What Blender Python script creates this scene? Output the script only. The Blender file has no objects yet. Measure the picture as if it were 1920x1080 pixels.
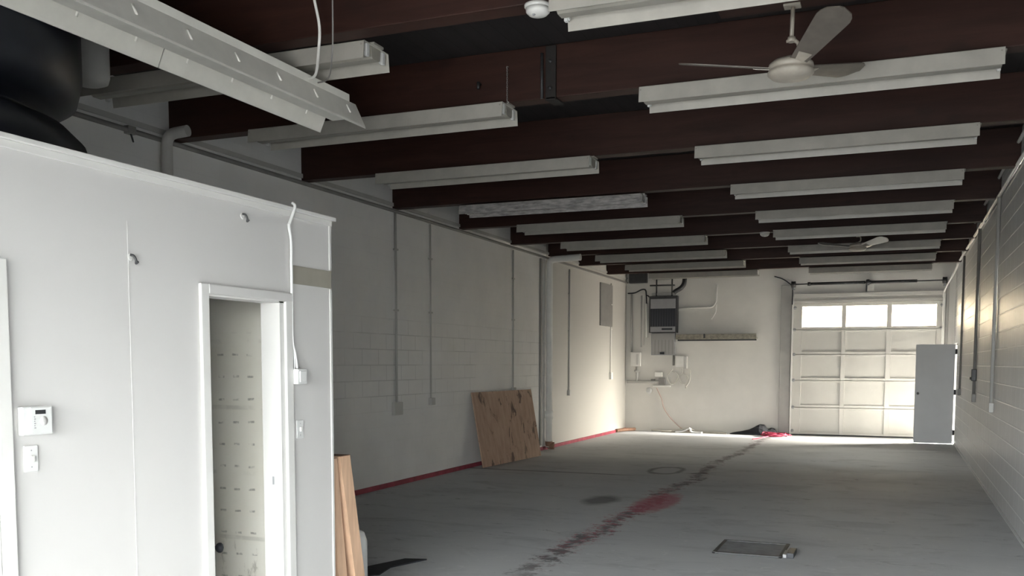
import bpy, bmesh, math, random
from mathutils import Vector, Matrix
random.seed(7)
D, S = bpy.data, bpy.context.scene
COL = S.collection
PI = math.pi
R = math.radians

# ------------------------------------------------------------------ materials
class NT:
    """tiny helper around a node tree"""
    def __init__(self, name):
        self.m = D.materials.new(name); self.m.use_nodes = True
        self.t = self.m.node_tree; self.t.nodes.clear()
        self.out = self.t.nodes.new('ShaderNodeOutputMaterial')
        self.b = self.t.nodes.new('ShaderNodeBsdfPrincipled')
        self.t.links.new(self.b.outputs[0], self.out.inputs[0])
        self._pos = None
    def n(self, typ, **kw):
        x = self.t.nodes.new(typ)
        for k, v in kw.items(): setattr(x, k, v)
        return x
    def link(self, a, b): self.t.links.new(a, b)
    def put(self, sock, v):
        if hasattr(v, 'is_output') or isinstance(v, bpy.types.NodeSocket): self.link(v, sock)
        else: sock.default_value = v
    def math(self, op, a, b=None, c=None, clamp=False):
        x = self.n('ShaderNodeMath', operation=op, use_clamp=clamp)
        self.put(x.inputs[0], a)
        if b is not None: self.put(x.inputs[1], b)
        if c is not None: self.put(x.inputs[2], c)
        return x.outputs[0]
    def pos(self):
        if self._pos is None:
            g = self.n('ShaderNodeNewGeometry'); s = self.n('ShaderNodeSeparateXYZ')
            self.link(g.outputs['Position'], s.inputs[0])
            self._pos = (g.outputs['Position'], s.outputs[0], s.outputs[1], s.outputs[2])
        return self._pos
    def objc(self):
        return self.n('ShaderNodeTexCoord').outputs['Object']
    def vec(self, x, y, z):
        c = self.n('ShaderNodeCombineXYZ')
        for i, v in enumerate((x, y, z)): self.put(c.inputs[i], v)
        return c.outputs[0]
    def mapping(self, v, scale):
        m = self.n('ShaderNodeMapping'); self.link(v, m.inputs[0]); m.inputs['Scale'].default_value = scale
        return m.outputs[0]
    def noise(self, v, scale, detail=4, rough=.6, dist=0):
        x = self.n('ShaderNodeTexNoise'); self.link(v, x.inputs['Vector'])
        x.inputs['Scale'].default_value = scale; x.inputs['Detail'].default_value = detail
        x.inputs['Roughness'].default_value = rough; x.inputs['Distortion'].default_value = dist
        return x.outputs[0]
    def ramp(self, v, lo, hi, a=0., b=1.):
        x = self.n('ShaderNodeMapRange', clamp=True); self.link(v, x.inputs[0])
        for i, q in enumerate((lo, hi, a, b)): self.put(x.inputs[i + 1], q)
        return x.outputs[0]
    def mix(self, f, a, b):
        x = self.n('ShaderNodeMix', data_type='RGBA'); self.put(x.inputs[0], f)
        for s, v in ((x.inputs[6], a), (x.inputs[7], b)):
            if isinstance(v, bpy.types.NodeSocket): self.link(v, s)
            else: s.default_value = (*v, 1) if len(v) == 3 else v
        return x.outputs[2]
    def color(self, v):
        if isinstance(v, bpy.types.NodeSocket): self.link(v, self.b.inputs['Base Color'])
        else: self.b.inputs['Base Color'].default_value = (*v, 1)
    def rough(self, v): self.put(self.b.inputs['Roughness'], v)
    def bump(self, h, strength=.3, dist=.01):
        x = self.n('ShaderNodeBump'); x.inputs['Strength'].default_value = strength
        x.inputs['Distance'].default_value = dist; self.link(h, x.inputs['Height'])
        self.link(x.outputs[0], self.b.inputs['Normal'])

def simple(name, col, rough=.5, var=.12, scale=6, metal=0., spec=.5, bump=0., stretch=(1, 1, 1)):
    k = NT(name)
    p = k.mapping(k.pos()[0], stretch)
    f = k.noise(p, scale)
    f = k.ramp(f, .3, .7)
    k.color(k.mix(f, tuple(c * (1 - var) for c in col), tuple(min(1, c * (1 + var)) for c in col)))
    k.rough(rough); k.b.inputs['Metallic'].default_value = metal
    k.b.inputs['Specular IOR Level'].default_value = spec
    if bump: k.bump(k.noise(p, scale * 8), bump, .004)
    return k.m

def block_wall(name, col, axis, rough, bump, amount, spec=.5, joint_col=None, zone=None, far=None):
    """painted concrete block; axis says which world axis runs along the wall"""
    k = NT(name); P, x, y, z = k.pos()
    v = k.vec(y if axis == 'y' else x, z, 0.)
    br = k.n('ShaderNodeTexBrick'); k.link(v, br.inputs['Vector'])
    br.inputs['Scale'].default_value = 1; br.inputs['Mortar Size'].default_value = .009 if joint_col else .007
    br.inputs['Mortar Smooth'].default_value = .5
    br.inputs['Brick Width'].default_value = .406; br.inputs['Row Height'].default_value = .203
    joint = br.outputs['Fac']
    big = k.ramp(k.noise(P, .55, 3), *((.25, .45) if joint_col else (.36, .52)))          # the paint fills the joints in places
    joint = k.math('MULTIPLY', joint, big)
    if zone:                                            # elsewhere the paint has filled the joints flush
        zy, za, zb = zone
        zm = k.math('MULTIPLY', k.math('MULTIPLY', k.ramp(z, za, za + .3), k.ramp(z, zb - .3, zb, 1, 0)), k.ramp(y, zy - 1.5, zy, 1, 0))
        joint = k.math('MULTIPLY', joint, k.math('ADD', k.math('MULTIPLY', zm, .85), .10))
    f = k.ramp(k.noise(P, 1.3, 5), .3, .7)
    c = k.mix(f, tuple(q * .94 for q in col), tuple(min(1, q * 1.05) for q in col))
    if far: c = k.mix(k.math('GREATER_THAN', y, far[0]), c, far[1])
    c = k.mix(k.math('MULTIPLY', joint, amount), c, joint_col or tuple(q * .45 for q in col))
    k.b.inputs['Specular IOR Level'].default_value = spec
    k.color(c)
    k.rough(rough)
    h = k.math('SUBTRACT', k.math('MULTIPLY', k.noise(P, 60, 3), .15), joint)
    k.bump(h, bump, .006)
    return k.m

M = {}
M['partition'] = simple('white_partition_paint', (.53, .517, .505), .5, .015, 1.5)
M['trim'] = simple('white_gloss_trim', (.59, .58, .56), .35, .03, 3)
M['neighbour'] = simple('warm_neighbour_facade', (.66, .56, .44), .8, .15, .5)
M['strap'] = simple('blackened_strap_iron', (.012, .009, .008), .7, .2, 6)
M['bright_jamb'] = simple('daylight_gap_white', (.85, .84, .81), .5, .03, 6)  # far jamb whitened to stand in for daylight in the hinge gap
M['jamb_dark'] = simple('bounce_cutting_dark', (.06, .06, .062), .5, .1, 6)  # street door frame darkened to cut bounce onto the garage door
M['blocker'] = simple('light_blocker_black', (.022, .02, .018), .85, .2, 3)  # near-black, so the added blocker wall bounces little light
M['stripe'] = simple('bare_drywall_strip', (.27, .25, .21), .7, .05, 8)
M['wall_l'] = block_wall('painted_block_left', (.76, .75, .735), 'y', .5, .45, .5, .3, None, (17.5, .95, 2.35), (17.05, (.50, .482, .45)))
M['wall_r'] = block_wall('painted_block_right', (.56, .565, .57), 'y', .40, .6, .8, .28, (.84, .84, .83))  # pale joint colour stands in for mortar catching raking light
M['wall_b'] = simple('painted_back_wall', (.68, .66, .62), .55, .04, 2, bump=.05)
M['office_dark'] = simple('office_lid_board', (.25, .25, .25), .8, .05, 3)
M['door_grey'] = simple('grey_steel_door_paint', (.50, .51, .52), .45, .04, 2)
M['garage'] = simple('cream_garage_door_paint', (.56, .545, .505), .5, .04, 2)
M['jamb'] = simple('grey_timber_jamb', (.38, .37, .35), .6, .08, 4)
M['fixture'] = simple('white_enamel_fixture', (.42, .40, .36), .38, .10, 5)
M['fixture_dusty'] = simple('dusty_enamel_fixture', (.42, .40, .39), .5, .45, 9, stretch=(1, 4, 4))
M['fixture_in'] = simple('shaded_channel_enamel', (.30, .285, .25), .45, .10, 5)  # enamel darkened: the shade inside the trough is put into its colour
M['fixture_big'] = simple('white_enamel_long_fixture', (.80, .78, .72), .38, .06, 5)
M['slot'] = simple('slot_light_white', (.92, .90, .84), .4, .02, 3)  # white for the light seen through the slots
M['dark_metal'] = simple('dark_metal', (.045, .045, .047), .45, .2, 20, metal=.3)
M['black'] = simple('black_plastic', (.010, .012, .018), .42, .3, 3)
M['black_matte'] = simple('black_matte_cloth', (.015, .016, .02), .8, .4, 25)
M['grey_pipe'] = simple('grey_painted_pipe', (.47, .46, .44), .5, .05, 6)
M['dark_pipe'] = simple('dark_grey_conduit', (.23, .22, .21), .5, .1, 6)
M['light_pipe'] = simple('light_painted_pipe', (.78, .765, .73), .5, .05, 6)
M['white_plastic'] = simple('white_plastic', (.60, .60, .59), .35, .02, 6)
M['panel_grey'] = simple('grey_panel_enamel', (.30, .30, .31), .45, .06, 8)
M['red_cord'] = simple('red_cord', (.26, .025, .055), .5, .15, 30)
M['red_paint'] = simple('red_baseboard_paint', (.30, .045, .07), .55, .3, 7)
M['brown_cord'] = simple('pinkish_cord', (.52, .40, .36), .6, .05, 6)
M['fan'] = simple('cream_fan_enamel', (.36, .325, .275), .4, .12, 12)
M['fan_blade'] = simple('fan_blade_enamel', (.115, .10, .085), .5, .15, 10)
M['lcd'] = simple('dark_display', (.03, .03, .032), .25, .05, 6)
M['wood'] = simple('raw_timber', (.56, .365, .245), .65, .16, 5, stretch=(6, 6, .6))
M['edge'] = simple('timber_end_grain', (.20, .11, .07), .8, .2, 20)
M['shelf'] = simple('weathered_shelf_board', (.24, .22, .18), .7, .35, 14)
M['cable_white'] = simple('off_white_cable', (.60, .58, .53), .5, .06, 6)
M['steel'] = simple('dull_steel_plate', (.23, .235, .245), .6, .2, 10, metal=0.)

def mat_beam():
    k = NT('dark_stained_timber'); P, x, y, z = k.pos()
    g = k.noise(k.mapping(P, (.5, 3, 5)), 2.2, 6, .65, .6)
    kn = k.ramp(k.noise(k.mapping(P, (1.2, 1, 2.5)), 2.0, 2), .62, .72)
    c = k.mix(k.ramp(g, .3, .75), (.021, .0074, .0053), (.047, .0180, .0122))
    c = k.mix(k.math('MULTIPLY', kn, .6), c, (.018, .008, .006))
    k.color(c); k.rough(.55); k.b.inputs['Specular IOR Level'].default_value = .3
    k.bump(g, .15, .006); return k.m
M['beam'] = mat_beam()

def mat_ceiling():
    k = NT('dark_ceiling_planks'); P, x, y, z = k.pos()
    br = k.n('ShaderNodeTexBrick'); k.link(k.vec(y, x, 0.), br.inputs['Vector'])
    br.inputs['Scale'].default_value = 1; br.inputs['Brick Width'].default_value = 3.6
    br.inputs['Row Height'].default_value = .14; br.inputs['Mortar Size'].default_value = .004
    g = k.noise(k.mapping(P, (5, .5, 1)), 2, 5)
    c = k.mix(k.ramp(g, .3, .7), (.010, .008, .0085), (.020, .016, .016))
    c = k.mix(br.outputs['Fac'], c, (.004, .003, .003))
    k.color(c); k.rough(.7); return k.m
M['ceiling'] = mat_ceiling()

def mat_floor():
    k = NT('worn_grey_concrete'); P, x, y, z = k.pos()
    big = k.ramp(k.noise(P, .35, 4, .6), .3, .7)
    mid = k.ramp(k.noise(k.mapping(P, (.55, 1.2, 1)), 1.7, 6, .65, .8), .32, .7)
    fine = k.noise(P, 24, 4, .7)
    c = k.mix(big, (.49, .50, .52), (.60, .605, .61))
    c = k.mix(k.math('MULTIPLY', k.ramp(mid, .55, 1.0), .45), c, (.29, .298, .31))
    # chipped paint: paler flakes low on the picture's side of the room
    chip = k.ramp(k.noise(k.mapping(P, (1.0, 1.4, 1)), 5, 8, .78, 1.2), .575, .62)
    chip = k.math('MULTIPLY', chip, k.math('ADD', .25, k.math('MULTIPLY', k.ramp(y, 7.5, 12, 1, 0), .75)))
    c = k.mix(k.math('MULTIPLY', chip, .55), c, (.68, .68, .68))
    dk = k.ramp(k.noise(k.mapping(P, (.7, 1.5, 1)), 3.1, 7, .7, 1.5), .60, .68)
    c = k.mix(k.math('MULTIPLY', dk, .55), c, (.20, .205, .215))
    # dark line that crosses the slab by the leaning plywood
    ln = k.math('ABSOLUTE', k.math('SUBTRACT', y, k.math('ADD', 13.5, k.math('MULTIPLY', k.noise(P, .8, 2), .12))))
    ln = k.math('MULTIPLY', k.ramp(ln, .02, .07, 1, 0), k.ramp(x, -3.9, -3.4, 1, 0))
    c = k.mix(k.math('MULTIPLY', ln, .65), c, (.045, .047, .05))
    # patched line down the slab with red marking paint
    wob = k.math('MULTIPLY', k.math('SUBTRACT', k.noise(k.vec(0., y, 0.), .35, 3), .5), .6)
    dx = k.math('ABSOLUTE', k.math('SUBTRACT', x, k.math('ADD', -2.70, wob)))
    nb = k.noise(P, 7, 6, .75)
    band = k.math('ADD', dx, k.math('MULTIPLY', k.math('SUBTRACT', nb, .5), .75))
    yin = k.math('MULTIPLY', k.ramp(y, 6.2, 7.2), k.ramp(y, 21.8, 22.6, 1, 0))
    dark = k.math('MULTIPLY', k.math('MULTIPLY', k.ramp(band, .05, .11, 1, 0), yin), k.ramp(k.noise(P, 3.0, 4, .7), .40, .52))
    c = k.mix(k.math('MULTIPLY', dark, .80), c, (.105, .095, .097))
    nr = k.ramp(k.noise(P, 11, 5, .7), .50, .58)
    near = k.math('MULTIPLY', k.ramp(y, 11.5, 13., 1, .22), k.ramp(y, 7.6, 8.3, .15, 1))
    redline = k.math('MULTIPLY', k.math('MULTIPLY', k.ramp(band, .10, .17, 1, 0), nr), k.math('MULTIPLY', yin, near))
    c = k.mix(k.math('MULTIPLY', redline, .75), c, (.42, .09, .13))
    # red blot of marking paint
    ex = k.math('DIVIDE', k.math('SUBTRACT', x, -2.62), .27); ey = k.math('DIVIDE', k.math('SUBTRACT', y, 11.0), .95)
    rr = k.math('ADD', k.math('MULTIPLY', ex, ex), k.math('MULTIPLY', ey, ey))
    rr = k.math('ADD', rr, k.math('MULTIPLY', k.math('SUBTRACT', nb, .5), 1.8))
    c = k.mix(k.math('MULTIPLY', k.ramp(rr, .5, 1.0, 1, 0), .7), c, (.46, .10, .15))
    # two old oval stains
    for sx, sy, ax, ay, ring in ((-3.28, 10.93, .26, .5, 0), (-3.28, 14.4, .28, .55, 1)):
        ex = k.math('DIVIDE', k.math('SUBTRACT', x, sx), ax); ey = k.math('DIVIDE', k.math('SUBTRACT', y, sy), ay)
        r2 = k.math('SQRT', k.math('ADD', k.math('MULTIPLY', ex, ex), k.math('MULTIPLY', ey, ey)))
        r2 = k.math('ADD', r2, k.math('MULTIPLY', k.math('SUBTRACT', k.noise(P, 4, 4), .5), .6))
        if ring: f = k.ramp(k.math('ABSOLUTE', k.math('SUBTRACT', r2, .85)), .05, .22, .6, 0)
        else: f = k.ramp(r2, .5, 1.0, .7, 0)
        c = k.mix(f, c, (.06, .06, .062))
    k.color(c)
    k.rough(k.ramp(mid, 0, 1, .58, .72)); k.b.inputs['Specular IOR Level'].default_value = .25
    k.bump(k.math('ADD', fine, chip), .12, .004)
    return k.m
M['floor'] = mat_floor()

def mat_ply():
    k = NT('old_plywood'); v = k.objc()
    g = k.noise(k.mapping(v, (6, 1.2, 1)), 2.5, 5, .6, .4)
    c = k.mix(k.ramp(g, .3, .7), (.37, .235, .17), (.50, .345, .255))
    sp = k.n('ShaderNodeSeparateXYZ'); k.link(v, sp.inputs[0])
    blot = k.noise(k.mapping(v, (3.4, 1.9, 1)), 1.5, 4, .6, .8)
    c = k.mix(k.math('MULTIPLY', k.ramp(blot, .585, .66), .85), c, (.075, .040, .032))
    c = k.mix(k.ramp(k.noise(v, 1.1, 2), .55, .7, 0, .45), c, (.48, .36, .24))
    k.color(c); k.rough(.7); return k.m
M['ply'] = mat_ply()

def mat_pegs():
    """unpainted inner face of the office's end wall, rows of glue dashes left by old panelling"""
    k = NT('scuffed_office_inner_wall'); P, x, y, z = k.pos()
    jx = k.math('MULTIPLY', k.math('SUBTRACT', k.noise(P, 3, 2), .5), .03)
    u = k.math('FRACT', k.math('DIVIDE', k.math('ADD', x, jx), .108))
    w = k.math('FRACT', k.math('DIVIDE', k.math('ADD', z, jx), .136))
    du = k.math('ABSOLUTE', k.math('SUBTRACT', u, .5)); dw = k.math('ABSOLUTE', k.math('SUBTRACT', w, .5))
    d = k.math('MULTIPLY', k.ramp(du, .17, .23, 1, 0), k.ramp(dw, .035, .06, 1, 0))
    d = k.math('MULTIPLY', d, k.ramp(k.noise(P, 26, 3), .40, .58))
    d = k.math('MULTIPLY', d, k.ramp(z, 1.78, 1.84, 1, 0))
    seam = k.math('FRACT', k.math('DIVIDE', k.math('ADD', z, .02), .40))
    sm = k.math('MULTIPLY', k.ramp(k.math('ABSOLUTE', k.math('SUBTRACT', seam, .5)), .02, .04, 1, 0), k.ramp(k.noise(P, 5, 4), .45, .6))
    c = k.mix(k.ramp(k.noise(P, 1.6, 5), .35, .7), (.83, .79, .69), (.90, .87, .79))
    c = k.mix(k.math('MULTIPLY', sm, .35), c, (.42, .39, .33))
    c = k.mix(k.math('MULTIPLY', d, .62), c, (.20, .18, .15))
    sc = k.math('MULTIPLY', k.ramp(k.noise(k.mapping(P, (5, 5, 2)), 3, 6, .75), .56, .64), k.ramp(z, .45, .75, 1, 0))
    c = k.mix(k.math('MULTIPLY', sc, .5), c, (.36, .32, .26))
    k.color(c); k.rough(.7); return k.m
M['pegs'] = mat_pegs()

def mat_glass(name, col):
    k = NT(name)
    tr = k.n('ShaderNodeBsdfTransparent'); gl = k.n('ShaderNodeBsdfGlossy'); gl.inputs['Roughness'].default_value = .03
    tr.inputs[0].default_value = col
    lw = k.n('ShaderNodeFresnel'); lw.inputs[0].default_value = 1.45
    mx = k.n('ShaderNodeMixShader'); k.link(lw.outputs[0], mx.inputs[0])
    k.link(tr.outputs[0], mx.inputs[1]); k.link(gl.outputs[0], mx.inputs[2])
    k.link(mx.outputs[0], k.out.inputs[0]); return k.m
M['glass'] = mat_glass('dusty_window_glass', (.80, .79, .74, 1)); M['glass_clear'] = mat_glass('shop_window_glass', (.96, .97, .96, 1))

def mat_meter():
    k = NT('dark_breaker_field'); P, x, y, z = k.pos()
    s = k.math('FRACT', k.math('DIVIDE', x, .062))
    line = k.math('MULTIPLY', k.ramp(k.math('ABSOLUTE', k.math('SUBTRACT', s, .5)), .06, .16, 1, 0), k.ramp(z, 2.52, 2.9, 1, .25))
    k.color(k.mix(k.math('MULTIPLY', line, .6), (.018, .02, .028), (.13, .13, .15))); k.rough(.35); return k.m
M['breakers'] = mat_meter()

def mat_corr():
    k = NT('ribbed_panel_cover'); P, x, y, z = k.pos()
    s = k.math('FRACT', k.math('DIVIDE', x, .085))
    line = k.math('MULTIPLY', k.ramp(k.math('ABSOLUTE', k.math('SUBTRACT', s, .5)), .06, .14, 1, 0), k.ramp(z, 2.2, 2.23, 1, 0))
    k.color(k.mix(k.math('MULTIPLY', line, .55), (.33, .325, .315), (.17, .165, .16))); k.rough(.5); return k.m
M['ribbed'] = mat_corr()

# ------------------------------------------------------------------ mesh helpers
def bx(bm, a, b, mi=0, bev=0.):
    x0, y0, z0 = (min(a[i], b[i]) for i in range(3)); x1, y1, z1 = (max(a[i], b[i]) for i in range(3))
    v = [bm.verts.new(p) for p in ((x0, y0, z0), (x1, y0, z0), (x1, y1, z0), (x0, y1, z0), (x0, y0, z1), (x1, y0, z1), (x1, y1, z1), (x0, y1, z1))]
    fs = [bm.faces.new([v[i] for i in q]) for q in ((3, 2, 1, 0), (4, 5, 6, 7), (0, 1, 5, 4), (1, 2, 6, 5), (2, 3, 7, 6), (3, 0, 4, 7))]
    for f in fs: f.material_index = mi
    if bev:
        es = list({e for f in fs for e in f.edges})
        bmesh.ops.bevel(bm, geom=es, offset=bev, segments=2, affect='EDGES', profile=.6)
    return fs

def tube(bm, pts, r, seg=10, closed=False, mi=0, cap=True):
    pts = [Vector(p) for p in pts]; n = len(pts)
    tan = []
    for i in range(n):
        a = pts[i - 1] if i else (pts[-1] if closed else pts[0]); b = pts[(i + 1) % n] if (i < n - 1 or closed) else pts[-1]
        t = (b - a); tan.append(t.normalized() if t.length > 1e-9 else Vector((0, 0, 1)))
    ref = Vector((0, 0, 1)) if abs(tan[0].z) < .9 else Vector((1, 0, 0))
    u = tan[0].cross(ref).normalized(); rings = []
    for i in range(n):
        u = (u - tan[i] * u.dot(tan[i])).normalized(); w = tan[i].cross(u)
        rr = r[i] if isinstance(r, (list, tuple)) else r
        rings.append([bm.verts.new(pts[i] + (u * math.cos(2 * PI * k / seg) + w * math.sin(2 * PI * k / seg)) * rr) for k in range(seg)])
    for i in range(n if closed else n - 1):
        A, B = rings[i], rings[(i + 1) % n]
        for k in range(seg):
            f = bm.faces.new((A[k], A[(k + 1) % seg], B[(k + 1) % seg], B[k])); f.smooth = True; f.material_index = mi
    if cap and not closed:
        bm.faces.new(rings[0][::-1]).material_index = mi; bm.faces.new(rings[-1]).material_index = mi

def bend(pts, rad=.08, n=6):
    """round the corners of a polyline"""
    pts = [Vector(p) for p in pts]; out = [pts[0]]
    for i in range(1, len(pts) - 1):
        a, b, c = pts[i - 1], pts[i], pts[i + 1]
        r1 = min(rad, (a - b).length * .45, (c - b).length * .45)
        p, q = b + (a - b).normalized() * r1, b + (c - b).normalized() * r1
        for k in range(n + 1):
            t = k / n; out.append(p * (1 - t) ** 2 + b * 2 * t * (1 - t) + q * t * t)
    out.append(pts[-1]); return out

def spline(pts, n=8):
    pts = [Vector(p) for p in pts]; P = [pts[0]] + pts + [pts[-1]]; out = []
    for i in range(1, len(P) - 2):
        for k in range(n):
            t = k / n; a, b, c, d = P[i - 1], P[i], P[i + 1], P[i + 2]
            out.append(.5 * ((2 * b) + (c - a) * t + (2 * a - 5 * b + 4 * c - d) * t * t + (3 * b - a - 3 * c + d) * t ** 3))
    out.append(pts[-1]); return out

def lathe(bm, prof, c, seg=40, mi=0, axis='z'):
    c = Vector(c); rings = []
    for r, h in prof:
        ring = []
        for k in range(seg):
            a = 2 * PI * k / seg
            p = (r * math.cos(a), r * math.sin(a), h)
            if axis == 'x': p = (p[2], p[0], p[1])
            if axis == 'y': p = (p[1], p[2], p[0])
            ring.append(bm.verts.new(c + Vector(p)))
        rings.append(ring)
    for A, B in zip(rings, rings[1:]):
        for k in range(seg):
            f = bm.faces.new((A[k], A[(k + 1) % seg], B[(k + 1) % seg], B[k])); f.smooth = True; f.material_index = mi
    bm.faces.new(rings[0][::-1]).material_index = mi; bm.faces.new(rings[-1]).material_index = mi

def extrude_profile(bm, prof, a, b, axis='x', mi=0):
    """closed 2-D polygon pushed along an axis"""
    n = len(prof); rr = []
    for s in (a, b):
        rr.append([bm.verts.new((s, p[0], p[1]) if axis == 'x' else ((p[0], s, p[1]) if axis == 'y' else (p[0], p[1], s))) for p in prof])
    for k in range(n):
        bm.faces.new((rr[0][k], rr[0][(k + 1) % n], rr[1][(k + 1) % n], rr[1][k])).material_index = mi
    bm.faces.new(rr[0][::-1]).material_index = mi; bm.faces.new(rr[1]).material_index = mi

def obj(name, bm, mats, parent=None, world=True, fix=True):
    me = D.meshes.new(name)
    if fix: bmesh.ops.recalc_face_normals(bm, faces=bm.faces)
    bm.to_mesh(me); bm.free()
    for m in (mats if isinstance(mats, (list, tuple)) else [mats]): me.materials.append(M[m])
    o = D.objects.new(name, me); COL.objects.link(o)
    if parent is not None:
        o.parent = parent
        if world: o.matrix_parent_inverse = ROOTINV[parent.name]
    return o
ROOTINV = {}
def new(): return bmesh.new()

def tag(o, label, cat, group=None, kind=None):
    if label: o['label'] = label
    if cat: o['category'] = cat
    if group: o['group'] = group
    if kind: o['kind'] = kind
    return o
def thing(name, label, cat, loc, group=None, kind=None):
    o = D.objects.new(name, None); COL.objects.link(o); o.location = loc; o.empty_display_size = .1
    ROOTINV[o.name] = Matrix.Translation(-Vector(loc))
    return tag(o, label, cat, group, kind)
def single(name, bm, mats, label, cat, group=None):
    return tag(obj(name, bm, mats), label, cat, group)
def structure(name, bm, mats, label=None, cat=None):
    return tag(obj(name, bm, mats), label, cat, None, 'structure')
def boxes(lst, bev=0.):
    bm = new()
    for a, b in lst: bx(bm, a, b, 0, bev)
    return bm
def part(name, bm, m, parent): return obj(name, bm, m, parent)
def sub(name, bm, m, partobj):                     # a part of a part, drawn in world coordinates
    o = obj(name, bm, m); o.parent = partobj
    o.matrix_parent_inverse = Matrix.Identity(4)   # parts drawn in world coordinates have an identity world matrix
    return o

# ------------------------------------------------------------------ the room
XL, XR, YB, YF, ZC = -6.25, 1.10, 22.80, -.80, 4.08
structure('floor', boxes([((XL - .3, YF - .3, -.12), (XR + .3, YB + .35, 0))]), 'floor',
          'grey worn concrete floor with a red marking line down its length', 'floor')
structure('ceiling', boxes([((XL - .3, YF - .3, ZC), (XR + .3, YB + .35, ZC + .12))]), 'ceiling', 'near-black plank ceiling above the timber beams', 'ceiling')
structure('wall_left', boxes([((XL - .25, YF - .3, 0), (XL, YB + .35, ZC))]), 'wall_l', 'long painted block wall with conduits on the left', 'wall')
DY0, DY1, DZ = 21.46, 22.32, 2.08                        # street door in the right wall
structure('wall_right', boxes([((XR, YF - .3, 0), (XR + .22, DY0, ZC)), ((XR, DY1, 0), (XR + .22, YB + .35, ZC)), ((XR, DY0, DZ), (XR + .22, DY1, ZC))]),
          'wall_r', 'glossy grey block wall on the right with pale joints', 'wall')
GX0, GX1, GZ = -2.27, .86, 3.03                          # garage door opening
structure('wall_back', boxes([((XL, YB, 0), (GX0, YB + .22, ZC)), ((GX1, YB, 0), (XR, YB + .22, ZC)), ((GX0, YB, GZ), (GX1, YB + .22, ZC))]),
          'wall_b', 'pale back wall around the garage door', 'wall')
WX0, WX1, WZ0, WZ1 = -5.9, 1.0, .06, 2.55                  # shop window behind the camera
structure('wall_front', boxes([((XL, YF - .2, 0), (WX0, YF, ZC)), ((WX1, YF - .2, 0), (XR, YF, ZC)), ((WX0, YF - .2, 0), (WX1, YF, WZ0)), ((WX0, YF - .2, WZ1), (WX1, YF, ZC))]), 'wall_b')
w = structure('window_1', boxes([((WX0 + (WX1 - WX0) * i / 3 - .03, YF - .12, WZ0), (WX0 + (WX1 - WX0) * i / 3 + .03, YF - .06, WZ1)) for i in range(4)]
              + [((WX0, YF - .12, WZ0), (WX1, YF - .06, WZ0 + .06)), ((WX0, YF - .12, WZ1 - .06), (WX1, YF - .06, WZ1))]), 'trim')
bm = new(); bx(bm, (WX0, YF - .095, WZ0 + .05), (WX1, YF - .085, WZ1 - .05)); sub('glass_pane', bm, 'glass_clear', w)
structure('baseboard_left', boxes([((XL, 4.80, 0), (XL + .02, 13.62, .062)), ((XL, 13.62, 0), (XL + .02, YB, .062))]), 'red_paint', 'red painted strip along the foot of the left wall', 'baseboard')
structure('baseboard_right', boxes([((XR - .012, 2, 0), (XR, DY0 - .1, .035))]), 'wall_r')

# timber beams, each its own object
BY = [1.08, 3.12, 5.25, 7.09, 9.17, 11.23, 13.28, 15.34, 17.24, 19.10, 21.15]
BZ = 3.685
for i, y in enumerate(BY):
    bm = new(); bx(bm, (XL, y - .075, BZ), (XR, y + .075, ZC), 0, .006)
    o = obj('ceiling_beam', bm, 'beam')
    if y > 4:
        nth = ['', '', 'nearest', 'second', 'third', 'fourth', 'fifth', 'sixth', 'seventh', 'eighth', 'last'][i]
        tag(o, {2: 'dark timber ceiling beam nearest the camera, carrying the near smoke detector', 3: 'red-brown timber ceiling beam behind the near fan, with a metal joint strap',
                10: 'dark timber ceiling beam nearest the garage door'}.get(i, 'dark timber ceiling beam, %s from the camera' % nth), 'ceiling beam', 'timber beams across the ceiling')
    o['kind'] = 'structure'

# ------------------------------------------------------------------ white office partition
PX, PT = -3.10, .12                                       # face and thickness
OD0, OD1, ODZ = 3.705, 4.335, 1.985                       # doorway
PTOP = 2.475
structure('wall_office', boxes([((PX - PT, .9, 0), (PX, OD0, PTOP)), ((PX - PT, OD1, 0), (PX, 4.78, PTOP)), ((PX - PT, OD0, ODZ), (PX, OD1, PTOP)),
                                ((XL, .9, 0), (PX - PT, 1.02, PTOP))]), 'partition', 'white painted partition wall of the office box', 'wall')
bm = new(); bx(bm, (XL, 4.70, 0), (PX - PT + .0, 4.78, PTOP)); bm.faces.ensure_lookup_table()
for f in bm.faces:
    if f.calc_center_median().y < 4.71: f.material_index = 1
structure('wall_end', bm, ['partition', 'pegs'], 'bare inner wall seen through the office doorway, with rows of dashes', 'wall')
structure('ceiling_office', boxes([((XL, 1.0, PTOP - .07), (PX - PT, 4.70, PTOP - .01))]), 'office_dark')
bm = new(); bx(bm, (PX - PT - .01, .9, PTOP), (PX + .025, 4.82, PTOP + .022), 0, .004); bx(bm, (PX, .9, PTOP - .03), (PX + .012, 4.795, PTOP), 0, .003)
structure('trim_1', bm, 'trim', 'white cap moulding along the top of the partition', 'trim')
bm = new(); bx(bm, (PX - .02, 4.775, 0), (PX + .006, 4.792, 2.19 - .11)); bx(bm, (PX - .02, 4.775, 2.19), (PX + .006, 4.792, PTOP))
structure('trim_2', bm, 'trim', 'white corner bead at the far end of the partition', 'trim')
structure('trim_3', boxes([((PX, 4.405, 2.085), (PX + .004, 4.79, 2.185))]), 'stripe', 'beige bare strip across the far end of the partition', 'trim')
structure('trim_4', boxes([((PX, 3.208, 0), (PX + .0012, 3.215, 2.26))]), 'partition', 'thin vertical panel seam left of the office doorway', 'trim')
structure('trim_5', boxes([((PX, 4.40, 0), (PX + .004, 4.775, .10))]), 'trim')
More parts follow.
